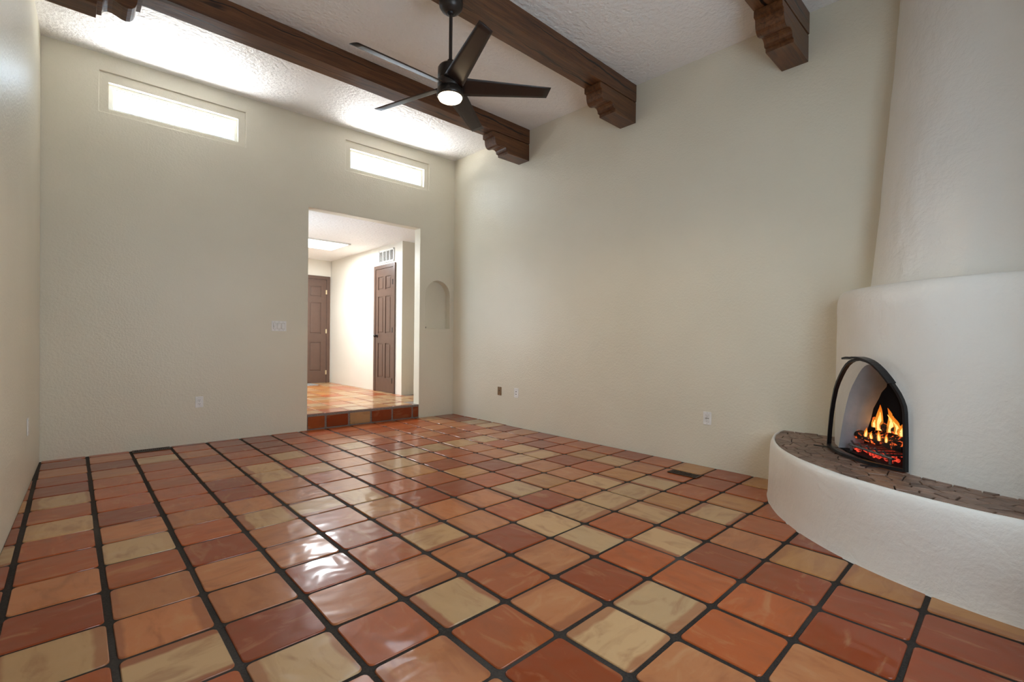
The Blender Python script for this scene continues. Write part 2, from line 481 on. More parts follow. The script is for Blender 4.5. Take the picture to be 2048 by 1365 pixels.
bm = bmesh.new(); add_box(bm, (hx0 - .08, 5.55, 1.65), (.004, 1.10, 1.20)); bm_obj('pane', bm, M['glass'], w4, w4.location)
tag(w4, 'hidden window in the left wall of the hall', 'window', kind='structure')
box_struct('wall_hall_passage', 4.3, 4.4, back_y(4.3) + .0, HALL_CORNER, 0, HALL_C + .05, M['hall_wall'], 'hidden end wall of the side passage', 'wall')
box_struct('wall_hall_front', 3.6, 4.4, back_y(3.6) - .02, back_y(3.6) + WT, 0, HALL_C + .05, M['hall_wall'], 'hidden front wall of the side passage', 'wall')
v, f = prism([(hx0 - .15, back_y(hx0) + WT - .002), (4.4, back_y(4.4) + WT - .002), (4.4, HALL_Y + .2), (hx0 - .15, HALL_Y + .2)], HALL_C, HALL_C + .2)
tag(mesh_obj('ceiling_hall', v, f, M['ceiling']), 'low textured hall ceiling with a bright light panel', 'ceiling', kind='structure')


# ------------------------------------------------------------------ floor tiles
random.seed(7)
TONE = {'L': (.435, .265, .128), 'T': (.385, .168, .050), 'P': (.395, .140, .050), 'O': (.33, .073, .016), 'R': (.235, .042, .009)}
ROWS = {   # columns -5 .. 9, one letter per tile as they lie in the room
 13: 'TRPOORRROOOOOTR', 12: 'OPRLPRROPOOOOPR', 11: 'ORPOROROPPPOPPL', 10: 'OROOPOLOLOOPOOL',
 9: 'TLOOPLOPPROOOPR', 8: 'ROOORLLPPLLLLPP', 7: 'RLRORPOPLPOPOOR', 6: 'LOPPPPPOTROPLRO',
 5: 'ROLOLLLOOTRLLOO', 4: 'RPORPOTRROOPRTO', 3: 'RRPPPRPPPLTPOLR',
 2: 'OLPPROLPORPLTPO', 1: 'OOLRPPPRLLLLLOT', 0: 'OROLOLOPLOLTORR', -1: 'OROPPOPROLOLTOT',
 -2: 'OROLPRLLORPOORO', -3: 'OROPOPPOORTROOO', -4: 'ROPORPLPRRTORPO', -5: 'OPROPORORRTTORO', -6: 'PROLORPORLOPROT'}

def clip(poly, px, py, nx, ny):
    """keep the side where (p-(px,py)).(nx,ny) >= 0"""
    out = []
    for a, b in zip(poly, poly[1:] + poly[:1]):
        da = (a[0] - px) * nx + (a[1] - py) * ny; db = (b[0] - px) * nx + (b[1] - py) * ny
        if da >= 0: out.append(a)
        if (da >= 0) != (db >= 0):
            t = da / (da - db); out.append((a[0] + (b[0] - a[0]) * t, a[1] + (b[1] - a[1]) * t))
    return out

def rounded(w, h, r, seg=3):
    pts = []
    for cx_, cy_, a0 in ((w / 2 - r, h / 2 - r, 0), (-w / 2 + r, h / 2 - r, 90), (-w / 2 + r, -h / 2 + r, 180), (w / 2 - r, -h / 2 + r, 270)):
        for k in range(seg + 1):
            a = R(a0 + 90 * k / seg); pts.append((cx_ + r * math.cos(a), cy_ + r * math.sin(a)))
    return pts

def tile_mesh(name, poly, th=.014, bev=.0045, drop=.0035):
    n = len(poly); cx_ = sum(p[0] for p in poly) / n; cy_ = sum(p[1] for p in poly) / n
    def ring(k, z):
        out = []
        for p in poly:
            d = math.hypot(p[0] - cx_, p[1] - cy_) or 1e-6; s = max(0, 1 - k / d)
            out.append((cx_ + (p[0] - cx_) * s, cy_ + (p[1] - cy_) * s, z))
        return out
    v = ring(0, -th) + ring(0, -drop) + ring(bev, 0)
    f = [tuple(range(2 * n, 3 * n))]
    for a in range(2):
        f += [(a * n + i, a * n + (i + 1) % n, (a + 1) * n + (i + 1) % n, (a + 1) * n + i) for i in range(n)]
    me = bpy.data.meshes.new(name); me.from_pydata(v, [], f); me.validate(); me.update()
    for p in me.polygons:
        p.use_smooth = True
    me.polygons[0].use_smooth = False
    me.materials.append(M['tile'])
    return me

TW = .2955
tile_shared = tile_mesh('tile', rounded(TW, TW, .020))

def tone(ch):
    c = TONE[ch]; s = random.uniform(.90, 1.10); h = random.uniform(-.05, .05)
    rim = {'L': random.choice((.95, .95, .7, .15)), 'T': .5, 'P': random.choice((.0, .5, .8)), 'O': .0, 'R': 0.0}[ch]
    return (c[0] * s * (1 + h), c[1] * s, c[2] * s * (1 - h), rim)

def put_tile(parent, mesh, x, y, z, rot, ch):
    o = bpy.data.objects.new('tile', mesh); COL.objects.link(o); o.parent = parent
    o.location = (x, y, z + random.uniform(-.0006, .0006))
    o.rotation_euler = (R(random.gauss(0, .10)), R(random.gauss(0, .10)), rot)
    o.color = tone(ch)
    return o

def room_clip(poly):
    poly = clip(poly, left_x(0) + .002, 0, 1, -.0247)
    poly = clip(poly, right_x(0) - .002, 0, -1, .0073)
    poly = clip(poly, 0, back_y(0) - .002, -.0216, -1)
    poly = clip(poly, 0, NEAR + .002, 0, 1)
    return poly

def area(poly):
    return abs(sum(a[0] * b[1] - b[0] * a[1] for a, b in zip(poly, poly[1:] + poly[:1]))) / 2 if len(poly) > 2 else 0

for j in range(-6, 15):
    for i in range(-5, 11):
        x, y = (i + .5) * PX, (j + .5) * PY
        if (Vector((x, y)) - FC).length < 1.25: continue
        row = ROWS.get(j, 'ROORRRROOOOOOOR')
        ch = row[i + 5] if i + 5 < len(row) else 'O'
        jx, jy = random.uniform(-.002, .002), random.uniform(-.002, .002)
        quarter = random.choice((0, 1, 2, 3)) * math.pi / 2 + R(random.uniform(-.5, .5))
        whole = [(x + px, y + py) for px, py in rounded(TW, TW, .020)]
        cl_ = room_clip(whole)
        if area(cl_) < .0015: continue
        if area(cl_) > area(whole) * .999:
            put_tile(floor, tile_shared, x + jx, y + jy, 0, quarter, ch)
        else:
            put_tile(floor, tile_mesh('tile', [(p[0] - x, p[1] - y) for p in cl_]), x, y, 0, 0, ch)

# hall floor tiles and riser tiles
random.seed(21)
HP = .318
def hall_clip(poly):
    for args in ((HALL_X - .003, 0, -1, 0),):
        if min(p[1] for p in poly) > HALL_CORNER - .02: poly = clip(poly, *args)
    poly = clip(poly, 0, HALL_Y - .003, 0, -1)
    return poly
TH = HP - .014
hall_shared = tile_mesh('tile', rounded(TH, TH, .012))
for j in range(13):
    for i in range(9):
        x = 1.062 + .04 + (i - 1.4) * HP + .15; y = back_y(1.8) + .012 + HP / 2 + j * HP
        if x < .7: continue
        ch = random.choice('LLLPPTLTO')
        whole = [(x + a, y + b) for a, b in rounded(TH, TH, .012)]
        poly = whole
        if j == 0:
            if x < 1.03 or x > 2.66: continue
            poly = clip(poly, 1.066, 0, 1, 0); poly = clip(poly, 2.626, 0, -1, 0); poly = clip(poly, 0, back_y(0) + .012, .0216, 1)
        if y > HALL_CORNER - .1: poly = clip(poly, HALL_X - .003, 0, -1, 0)
        poly = clip(poly, 0, HALL_Y - .003, 0, -1)
        if area(poly) < .002: continue
        if area(poly) > area(whole) * .999: put_tile(floor_hall, hall_shared, x, y, HALL_Z, random.choice((0, 1, 2, 3)) * math.pi / 2, ch)
        else: put_tile(floor_hall, tile_mesh('tile', [(p[0] - x, p[1] - y) for p in poly]), x, y, HALL_Z, 0, ch)
for (x0, x1), ch in zip(((1.068, 1.276), (1.300, 1.578), (1.604, 1.884), (1.910, 2.198), (2.224, 2.516), (2.540, 2.624)), 'OROLRRR'.replace('OROL', 'ORL')):
    w, h = x1 - x0, .150
    o = put_tile(floor_hall, tile_mesh('tile', rounded(w, h, .012), .008), (x0 + x1) / 2, back_y((x0 + x1) / 2) - .001, .088, 0, ch)
    o.rotation_euler = (R(90), 0, -.0216)
    o.location.z = .088


# ------------------------------------------------------------------ beams with corbels
PROF = [(0, -.005), (.615, -.005), (.615, -.056), (.587, -.060), (.585, -.082), (.582, -.108), (.572, -.134), (.555, -.152), (.532, -.160), (.505, -.156),
        (.478, -.145), (.452, -.136), (.428, -.137), (.409, -.147), (.400, -.162), (.397, -.180), (.370, -.183), (.367, -.210), (0, -.210)]
SLOPE = .012
def beam(y0, zr, label):
    yc = y0 + .1
    xr, xl = right_x(yc), left_x(yc)
    root = empty('ceiling_beam', ((xl + xr) / 2, yc, zr))
    off = root.location
    def zb(x): return zr + SLOPE * (x - xr)
    bm = bmesh.new()
    n = 24
    rings = []
    for k in range(n + 1):
        x = xl + .001 + (xr - xl - .002) * k / n
        w = [.0025 * mnoise.noise(Vector((x * 2.3, y0 * 3 + q * 9.1, q))) for q in range(4)]
        rings.append([bm.verts.new(p) for p in ((x, y0 + w[0], zb(x) + w[1]), (x, y0 + .2 + w[2], zb(x) + w[1]), (x, y0 + .2 + w[2], ceil_z(x, y0 + .2) - .0005), (x, y0 + w[0], ceil_z(x, y0) - .0005))])
    for a, b_ in zip(rings, rings[1:]):
        for q in range(4): bm.faces.new((a[q], a[(q + 1) % 4], b_[(q + 1) % 4], b_[q]))
    bm.faces.new(rings[0]); bm.faces.new(rings[-1][::-1])
    long_e = [e for e in bm.edges if abs(e.verts[0].co.x - e.verts[1].co.x) > .01 and e.verts[0].co.z < zb(e.verts[0].co.x) + .02 and e.verts[1].co.z < zb(e.verts[1].co.x) + .02]
    bmesh.ops.bevel(bm, geom=long_e, offset=.006, segments=2, affect='EDGES')
    bm_obj('timber', bm, M['wood'], root, off)
    for side in (1, -1):
        xw = xr - .001 if side > 0 else xl + .001
        bm = bmesh.new()
        pr = [(xw - side * u, zb(xw - side * u) + v_ - .002) for u, v_ in PROF]
        a = [bm.verts.new((x, y0 + .003, z)) for x, z in pr]; b_ = [bm.verts.new((x, y0 + .197, z)) for x, z in pr]
        n_ = len(pr)
        bm.faces.new(a); bm.faces.new(b_[::-1])
        for q in range(n_):
            bm.faces.new((a[q], b_[q], b_[(q + 1) % n_], a[(q + 1) % n_]))
        bmesh.ops.recalc_face_normals(bm, faces=bm.faces)
        es = [e for e in bm.edges if len(e.link_faces) == 2 and (len(e.link_faces[0].verts) > 4) != (len(e.link_faces[1].verts) > 4)]
        bmesh.ops.bevel(bm, geom=es, offset=.003, segments=1, affect='EDGES')
        bm_obj('corbel', bm, M['wood_carved'], root, off)
    tag(root, label, 'beam', 'carved ceiling beams')
    return root
beam(2.776, 3.662, 'dark carved wooden ceiling beam nearest the high windows')
beam(1.203, 3.628, 'dark carved wooden ceiling beam that carries the ceiling fan')
beam(-.370, 3.592, 'dark carved wooden ceiling beam nearest the fireplace chimney')


# ------------------------------------------------------------------ windows
def frame_ring(name, x0, x1, z0, z1, t, y0, y1, mat, parent, off, yfun=back_y, tz=None):
    tz = t if tz is None else tz
    bm = bmesh.new()
    for a0, a1, b0, b1 in ((x0, x1, z1 - tz, z1), (x0, x1, z0, z0 + tz), (x0, x0 + t, z0 + tz, z1 - tz), (x1 - t, x1, z0 + tz, z1 - tz)):
        xm = (a0 + a1) / 2; yy = yfun(xm)
        add_box(bm, (xm, yy + (y0 + y1) / 2, (b0 + b1) / 2), (a1 - a0, y1 - y0, b1 - b0), Matrix.Rotation(-.0216 if yfun is back_y else 0, 3, 'Z'))
    return bm_obj(name, bm, mat, parent, off)

def high_window(n, w, label):
    x0, x1, z0, z1 = w
    root = empty('window_%d' % n, ((x0 + x1) / 2, back_y((x0 + x1) / 2), z0))
    off = root.location
    bx, bt, bb = .068, .090, .042
    # painted inner casing, one shallow step behind the wall face
    bm = bmesh.new()
    for a0, a1, b0, b1 in ((x0, x1, z1 - bt, z1), (x0, x1, z0, z0 + bb), (x0, x0 + bx, z0 + bb, z1 - bt), (x1 - bx, x1, z0 + bb, z1 - bt)):
        xm = (a0 + a1) / 2
        add_box(bm, (xm, back_y(xm) + .020 + .05, (b0 + b1) / 2), (a1 - a0, .10, b1 - b0), Matrix.Rotation(-.0216, 3, 'Z'))
    bm_obj('casing', bm, M['wall'], root, off)
    gx0, gx1, gz0, gz1 = x0 + bx, x1 - bx, z0 + bb, z1 - bt
    fr = frame_ring('window_frame', gx0, gx1, gz0, gz1, .030, .070, .118, M['vinyl'], root, off, tz=.026)
    frame_ring('sash', gx0 + .030, gx1 - .030, gz0 + .026, gz1 - .026, .010, .085, .110, M['vinyl'], fr, off)
    bm = bmesh.new()
    xm = (x0 + x1) / 2
    add_box(bm, (xm, back_y(xm) + .098, (gz0 + gz1) / 2), (gx1 - gx0 - .062, .004, gz1 - gz0 - .054), Matrix.Rotation(-.0216, 3, 'Z'))
    bm_obj('pane', bm, M['glass'], fr, off)
    tag(root, label, 'window', kind='structure')
high_window(1, W1, 'narrow high window glowing white, left of the two')
high_window(2, W2, 'narrow high window glowing white above the hall opening')

root = empty('window_3', ((DX0 + DX1) / 2, NEAR, DZ0)); off = root.location
fy = lambda x: NEAR - .10
fr = frame_ring('window_frame', DX0, DX1, DZ0, DZ1, .06, -.04, .04, M['vinyl'], root, off, fy)
bm = bmesh.new(); add_box(bm, ((DX0 + DX1) / 2, NEAR - .10, (DZ0 + DZ1) / 2), (.07, .07, DZ1 - DZ0 - .12)); bm_obj('mullion', bm, M['vinyl'], root, off)
for s in (-1, 1):
    xm = (DX0 + DX1) / 2 + s * ((DX1 - DX0) / 4 - .006)
    bm = bmesh.new(); add_box(bm, (xm, NEAR - .10, (DZ0 + DZ1) / 2), ((DX1 - DX0) / 2 - .10, .004, DZ1 - DZ0 - .12)); bm_obj('pane', bm, M['glass'], root, off)
tag(root, 'wide two-pane window behind the camera', 'window', kind='structure')


# ------------------------------------------------------------------ hall doors, grille, lamp, mat
def panel_door(name, origin, ux, width, height, frame_w, hinge_right, hinge_mat, knob, label):
    """ux: unit vector along the door face to the viewer's right; the face looks along fn"""
    ux = Vector(ux); uz = Vector((0, 0, 1)); fn = ux.cross(uz).normalized()
    root = empty(name, origin); O = Vector(origin)
    rot = Matrix((ux, -fn, uz)).transposed()
    def bx(bm, u0, u1, z0, z1, d0, d1, bev=0):
        c = ux * ((u0 + u1) / 2) + uz * ((z0 + z1) / 2) + fn * ((d0 + d1) / 2)
        add_box(bm, c, (u1 - u0, abs(d1 - d0), z1 - z0), rot, bev)
    bm = bmesh.new()
    fw = frame_w; W, H = width, height
    bx(bm, -fw, 0, 0, H + fw, -.002, .022, .004); bx(bm, W, W + fw, 0, H + fw, -.002, .022, .004); bx(bm, 0, W, H, H + fw, -.002, .022, .004)
    bm_obj('door_frame', bm, M['door'], root)
    # slab made of stiles and rails so that the panels are recessed
    st, mid = W * .145, W * .13
    cols = [(st, W / 2 - mid / 2), (W / 2 + mid / 2, W - st)]
    rows = [(H * .115, H * .395), (H * .475, H * .775), (H * .83, H * .935)]
    bm = bmesh.new()
    bx(bm, .004, st, .006, H - .004, 0, .012); bx(bm, W - st, W - .004, .006, H - .004, 0, .012); bx(bm, W / 2 - mid / 2, W / 2 + mid / 2, .006, H - .004, 0, .012)
    zs = [.006] + [q for r_ in rows for q in r_] + [H - .004]
    for q in range(0, len(zs), 2):
        for c0, c1 in cols: bx(bm, c0, c1, zs[q], zs[q + 1], 0, .012)
    slab = bm_obj('door_slab', bm, M['door'], root)
    for c0, c1 in cols:
        for r0, r1 in rows:
            bm = bmesh.new()
            bx(bm, c0, c1, r0, r1, -.004, .001)
            bx(bm, c0 + .022, c1 - .022, r0 + .022, r1 - .022, .001, .009, .006)
            bm_obj('panel', bm, M['door'], slab)
    hu = W - .004 if hinge_right else .004
    for hz in (H * .10, H * .50, H * .88):
        bm = bmesh.new()
        add_cyl(bm, ux * hu + uz * (hz - .045) + fn * .020, ux * hu + uz * (hz + .045) + fn * .020, .009, seg=10)
        bx(bm, hu - .018, hu + .010, hz - .045, hz + .045, .011, .016)
        bm_obj('hinge', bm, hinge_mat, root)
    if knob:
        ku = .065 if hinge_right else W - .065; kz = 1.0
        bm = bmesh.new()
        q = ux * ku + uz * kz
        add_cyl(bm, q + fn * .010, q + fn * .020, .030, seg=20); add_cyl(bm, q + fn * .018, q + fn * .045, .011, seg=12)
        bmesh.ops.create_uvsphere(bm, u_segments=18, v_segments=12, radius=.028, matrix=Matrix.Translation(q + fn * .060))
        bm_obj('knob', bm, M['bronze'], root, smooth=True)
    tag(root, label, 'door', kind='structure')
    return root
# closet door sits in the hall's right wall (viewer's right = -Y)
panel_door('door_1', (HALL_X - .003, 6.470, HALL_Z), (0, -1, 0), .635, 2.200, .065, True, M['iron'], True, 'brown six-panel closet door with a dark knob below the vent grille')
panel_door('door_2', (2.085, HALL_Y - .003, HALL_Z), (1, 0, 0), .820, 2.190, .072, True, M['brass'], False, 'brown panelled door with brass hinges at the far end of the hall')

root = empty('vent_grille', (HALL_X - .001, 6.10, 2.49)); off = root.location
bm = bmesh.new()
gy0, gy1, gz0, gz1 = 5.825, 6.375, 2.495, 2.725
for y0, y1, z0, z1 in ((gy0, gy1, gz1 - .028, gz1), (gy0, gy1, gz0, gz0 + .028), (gy0, gy0 + .028, gz0, gz1), (gy1 - .028, gy1, gz0, gz1)):
    add_box(bm, (HALL_X - .008, (y0 + y1) / 2, (z0 + z1) / 2), (.014, y1 - y0, z1 - z0), None, .003)
for k in (1, 2, 3):
    yy = gy0 + .028 + (gy1 - gy0 - .056) * k / 4
    add_box(bm, (HALL_X - .007, yy, (gz0 + gz1) / 2), (.011, .022, gz1 - gz0 - .05))
bm_obj('grille_frame', bm, M['vinyl'], root, off)
bm = bmesh.new(); add_box(bm, (HALL_X - .002, (gy0 + gy1) / 2, (gz0 + gz1) / 2), (.002, gy1 - gy0 - .03, gz1 - gz0 - .03)); bm_obj('backing', bm, M['dark_void'], root, off)
for k in range(4):
    bm = bmesh.new()
    ya = gy0 + .028 + (gy1 - gy0 - .056) * k / 4; yb_ = gy0 + .028 + (gy1 - gy0 - .056) * (k + 1) / 4
    for q in range(12):
        z = gz0 + .036 + q * (gz1 - gz0 - .07) / 11
        add_box(bm, (HALL_X - .0075, (ya + yb_) / 2, z), (.010, yb_ - ya - .022, .0025), Matrix.Rotation(R(-40), 3, 'Y'))
    o = bm_obj('louver_bank', bm, M['vinyl'], root, off); o['kind'] = 'stuff'
tag(root, 'white slatted air vent grille above the closet door', 'vent')

root = empty('ceiling_light', (1.95, 6.83, HALL_C)); off = root.location
lx0, lx1, ly0, ly1 = 1.28, 2.49, 6.43, 7.24
bm = bmesh.new()
for a0, a1, b0, b1 in ((lx0, lx1, ly0, ly0 + .03), (lx0, lx1, ly1 - .03, ly1), (lx0, lx0 + .03, ly0, ly1), (lx1 - .03, lx1, ly0, ly1)):
    add_box(bm, ((a0 + a1) / 2, (b0 + b1) / 2, HALL_C - .012), (a1 - a0, b1 - b0, .022))
bm_obj('light_frame', bm, M['vinyl'], root, off)
bm = bmesh.new(); add_box(bm, ((lx0 + lx1) / 2, (ly0 + ly1) / 2, HALL_C - .012), (lx1 - lx0 - .06, ly1 - ly0 - .06, .012)); bm_obj('diffuser', bm, M['panel_glow'], root, off)
tag(root, 'bright flat light panel on the hall ceiling', 'light')
area_light('hall_panel_light', ((lx0 + lx1) / 2, (ly0 + ly1) / 2, HALL_C - .03), (0, 0, -1), lx1 - lx0 - .08, ly1 - ly0 - .08, 42, (.90, .96, 1.0))

bm = bmesh.new()
add_box(bm, (2.12, 8.22, HALL_Z + .006), (.86, .40, .010), None, .003)
for k in range(40):
    add_box(bm, (1.72 + k * .0205, 8.22, HALL_Z + .0125), (.012, .36, .004))
tag(bm_obj('doormat', bm, M['mat']), 'grey doormat in front of the far hall door', 'mat')


# ------------------------------------------------------------------ wall plates
def plate_axes(wall, x, y, z):
    if wall == 'back':  return Vector((x, back_y(x), z)), Vector((1, -.0216, 0)).normalized()
    if wall == 'right': return Vector((right_x(y), y, z)), Vector((.0073, -1, 0)).normalized() * 1.0
    return Vector((left_x(y), y, z)), Vector((.0247, 1, 0)).normalized()

def wall_plate(name, wall, x, y, z, w, h, mat, kind, label, cat, group=None):
    P, ux = plate_axes(wall, x, y, z); uz = Vector((0, 0, 1)); fn = ux.cross(uz).normalized()
    root = empty(name, P); rot = Matrix((ux, -fn, uz)).transposed()
    def bx(bm, u, zz, d, su, sz, sd, bev=0): add_box(bm, ux * u + uz * zz + fn * d, (su, sd, sz), rot, bev)
    bm = bmesh.new(); bx(bm, 0, 0, .0035, w, h, .006, .0022); bm_obj('plate', bm, mat, root)
    def screw(u, zz):
        bm = bmesh.new(); add_cyl(bm, ux * u + uz * zz + fn * .006, ux * u + uz * zz + fn * .0075, .0032, seg=10); bm_obj('screw', bm, M['screw'], root)
    def socket(zz):
        bm = bmesh.new(); bx(bm, 0, zz, .0078, .033, .028, .0035, .001); s = bm_obj('socket', bm, mat, root)
        for su in (-.0065, .0065):
            bm = bmesh.new(); bx(bm, su, zz + .003, .0098, .0024, .009, .0012); bm_obj('slot', bm, M['shadow_slot'], s)
        bm = bmesh.new(); add_cyl(bm, uz * (zz - .008) + fn * .0093, uz * (zz - .008) + fn * .0104, .0026, seg=10); bm_obj('ground_hole', bm, M['shadow_slot'], s)
    if kind == 'outlet':
        socket(.0195); socket(-.0195); screw(0, 0)
    elif kind == 'switches':
        for k, u in enumerate((-.046, 0, .046)):
            screw(u, .049); screw(u, -.049)
            bm = bmesh.new(); bx(bm, u, 0, .0068, .037, .069, .0012); bm_obj('switch_gap', bm, M['brown_plate'], root)
            if k == 0:
                bm = bmesh.new(); bx(bm, u, 0, .0075, .034, .066, .002); bm_obj('dimmer_plate', bm, mat, root)
                bm = bmesh.new(); add_cyl(bm, ux * u + fn * .008, ux * u + fn * .022, .017, .015, seg=24); bm_obj('dimmer_knob', bm, mat, root)
            else:
                bm = bmesh.new(); add_box(bm, ux * u + fn * .0085, (.033, .005, .065), rot @ Matrix.Rotation(R(4 if k == 1 else -4), 3, 'X'), .001); bm_obj('rocker', bm, mat, root)
    elif kind == 'jack':
        screw(0, .045); screw(0, -.045)
        bm = bmesh.new(); add_cyl(bm, uz * .004 + fn * .006, uz * .004 + fn * .013, .0055, seg=12); bm_obj('jack', bm, M['shadow_slot'], root)
    elif kind == 'combo':
        screw(0, .048); screw(0, -.048)
        bm = bmesh.new(); bx(bm, 0, 0, .0075, .033, .067, .002, .0005); ins = bm_obj('insert', bm, mat, root)
        for zz in (.017, -.017):
            bm = bmesh.new(); bx(bm, .002, zz, .0090, .013, .012, .0015); bm_obj('port', bm, M['shadow_slot'], ins)
    elif kind == 'decora':
        bm = bmesh.new(); bx(bm, 0, 0, .0072, .036, .070, .0012); bm_obj('surround', bm, M['screw'], root)
        socket(.0185); socket(-.0185); screw(0, .049); screw(0, -.049)
    elif kind == 'blank':
        screw(0, .042); screw(0, -.042)
    tag(root, label, cat, group)
wall_plate('switch_plate', 'back', .727, 0, 1.282, .163, .120, M['white'], 'switches', 'white triple switch plate with dimmer knob left of the hall opening', 'switch')
wall_plate('wall_outlet', 'back', -.065, 0, .443, .072, .118, M['white'], 'outlet', 'white double outlet low on the end wall under the left window', 'outlet')
wall_plate('jack_plate', 'right', 0, 3.308, .445, .074, .115, M['brown_plate'], 'jack', 'small brown jack plate low on the long wall', 'wall plate')
wall_plate('port_plate', 'right', 0, 2.973, .447, .080, .124, M['white'], 'combo', 'small white port plate beside the brown jack plate', 'wall plate')
wall_plate('wall_outlet', 'right', 0, .410, .444, .074, .118, M['white'], 'decora', 'white double outlet low on the long wall near the fireplace', 'outlet')
wall_plate('blank_plate', 'left', 0, 3.445, .470, .080, .130, M['white'], 'blank', 'pale blank plate low on the wall at the left edge', 'wall plate')

# small black peg in the niche corner
bm = bmesh.new(); add_cyl(bm, (2.752, back_y(2.752) + .030, 1.306), (2.752, back_y(2.752) + .030, 1.326), .009, .007, 12); add_cyl(bm, (2.752, back_y(2.752) + .030, 1.326), (2.752, back_y(2.752) + .030, 1.330), .011, .010, 12)
tag(bm_obj('black_peg', bm, M['iron']), 'tiny black peg in the lower left corner of the niche', 'peg')


# ------------------------------------------------------------------ floor registers
def register(cx_, cy_, lx, ly, label, ang=0.0):
    root = empty('floor_register', (cx_, cy_, .001)); root.rotation_euler = (0, 0, ang)
    bm = bmesh.new(); t = .012
    for a0, a1, b0, b1 in ((-lx / 2, lx / 2, ly / 2 - t, ly / 2), (-lx / 2, lx / 2, -ly / 2, -ly / 2 + t), (-lx / 2, -lx / 2 + t, -ly / 2 + t, ly / 2 - t), (lx / 2 - t, lx / 2, -ly / 2 + t, ly / 2 - t)):
        add_box(bm, ((a0 + a1) / 2, (b0 + b1) / 2, .0035), (a1 - a0, b1 - b0, .006), None, .001)
    bm_obj('register_frame', bm, M['register'], root)
    bm = bmesh.new(); add_box(bm, (0, 0, .0012), (lx - 2 * t, ly - 2 * t, .001)); bm_obj('register_well', bm, M['shadow_slot'], root)
    n = int(max(lx, ly) / .0165)
    for k in range(n):
        bm = bmesh.new()
        if lx > ly: add_box(bm, (-lx / 2 + t + (k + .5) * (lx - 2 * t) / n, 0, .004), (.005, ly - 2 * t, .004))
        else: add_box(bm, (0, -ly / 2 + t + (k + .5) * (ly - 2 * t) / n, .004), (lx - 2 * t, .005, .004))
        bm_obj('slat', bm, M['register'], root)
    bm = bmesh.new()
    if lx > ly: add_box(bm, (0, 0, .0046), (lx - 2 * t, .005, .004))
    else: add_box(bm, (0, 0, .0046), (.005, ly - 2 * t, .004))
    bm_obj('register_rib', bm, M['register'], root)
    tag(root, label, 'floor vent')
register(-.480, 4.395, .305, .115, 'dark metal floor vent against the end wall under the left window', -.0216)
register(2.797, .425, .108, .262, 'dark metal floor vent set in the tiles beside the long wall')


# ------------------------------------------------------------------ ceiling fan
FX, FY = .932, 1.313
beam_b = 3.628 + SLOPE * (FX - right_x(1.3))
root = empty('ceiling_fan', (FX, FY, beam_b)); fo = Vector((FX, FY, beam_b))
def fl(name, prof, mat, parent=None):
    bm = bmesh.new(); add_lathe(bm, prof, (FX, FY, 0)); return bm_obj(name, bm, mat, parent or root, fo, smooth=True)
fl('canopy', [(0, beam_b - .004), (.086, beam_b - .004), (.088, beam_b - .018), (.083, beam_b - .045), (.066, beam_b - .070), (.044, beam_b - .084), (.040, beam_b - .088), (.030, beam_b - .088), (0, beam_b - .080)], M['bronze'])
fl('hanger_ball', [(0, beam_b - .070), (.026, beam_b - .074), (.030, beam_b - .088), (.020, beam_b - .100), (0, beam_b - .104)], M['iron'])
fl('downrod', [(.0125, beam_b - .095), (.0125, 3.12)], M['bronze'])
fl('collar', [(0, 3.172), (.022, 3.172), (.024, 3.150), (.030, 3.140), (.030, 3.128), (0, 3.128)], M['bronze'])
fl('motor_housing', [(0, 3.136), (.050, 3.135), (.078, 3.126), (.090, 3.108), (.091, 3.032), (.0885, 3.029), (.0885, 3.025), (.0915, 3.022), (.0915, 2.972), (.089, 2.968), (.089, 2.964), (.093, 2.961), (.097, 2.928), (.0965, 2.912), (.088, 2.905), (0, 2.905)], M['bronze'])
fl('light_globe', [(.0865, 2.907), (.0865, 2.900), (.080, 2.888), (.062, 2.878), (.035, 2.873), (0, 2.872)], M['fan_glow'])
ZB = 2.985
def blade(ang):
    d = Vector((math.cos(R(ang)), math.sin(R(ang)), 0)); cw = Vector((d.y, -d.x, 0)); up = Vector((0, 0, 1))
    bm = bmesh.new(); rows = []
    n = 14
    for k in range(n + 1):
        t = k / n; rad = .070 + (.725 - .070) * t
        ch = .150 + (.098 - .150) * t
        pit = R(24 - 7 * t)
        if k == n: rad += 0
        c = cw * math.cos(pit) + up * math.sin(pit); nrm = up * math.cos(pit) - cw * math.sin(pit)
        pts = []
        for s, th in ((-.5, .0015), (-.3, .0045), (0, .0055), (.3, .0045), (.5, .0015)):
            lead = (.02 * s) if k == n else 0
            pts.append(d * (rad + lead) + c * (ch * s) + nrm * th)
        for s, th in ((.5, -.0015), (.3, -.003), (0, -.003), (-.3, -.003), (-.5, -.0015)):
            lead = (.02 * s) if k == n else 0
            pts.append(d * (rad + lead) + c * (ch * s) + nrm * th)
        rows.append([bm.verts.new(Vector((FX, FY, ZB)) + p) for p in pts])
    m_ = len(rows[0])
    for a, b_ in zip(rows, rows[1:]):
        for q in range(m_): bm.faces.new((a[q], a[(q + 1) % m_], b_[(q + 1) % m_], b_[q]))
    bm.faces.new(rows[0]); bm.faces.new(rows[-1][::-1])
    bm_obj('blade', bm, M['blade'], root, fo, smooth=True)
for k in range(5): blade(-109 + 72 * k)
tag(root, 'dark bronze five-blade ceiling fan with a glowing round light', 'ceiling fan')
ld = bpy.data.lights.new('fan_lamp', 'SPOT'); ld.energy = 22; ld.color = (1, .78, .5); ld.shadow_soft_size = .08; ld.spot_size = R(165); ld.spot_blend = .5
lo = bpy.data.objects.new('fan_lamp', ld); COL.objects.link(lo); lo.location = (FX, FY, 2.862)


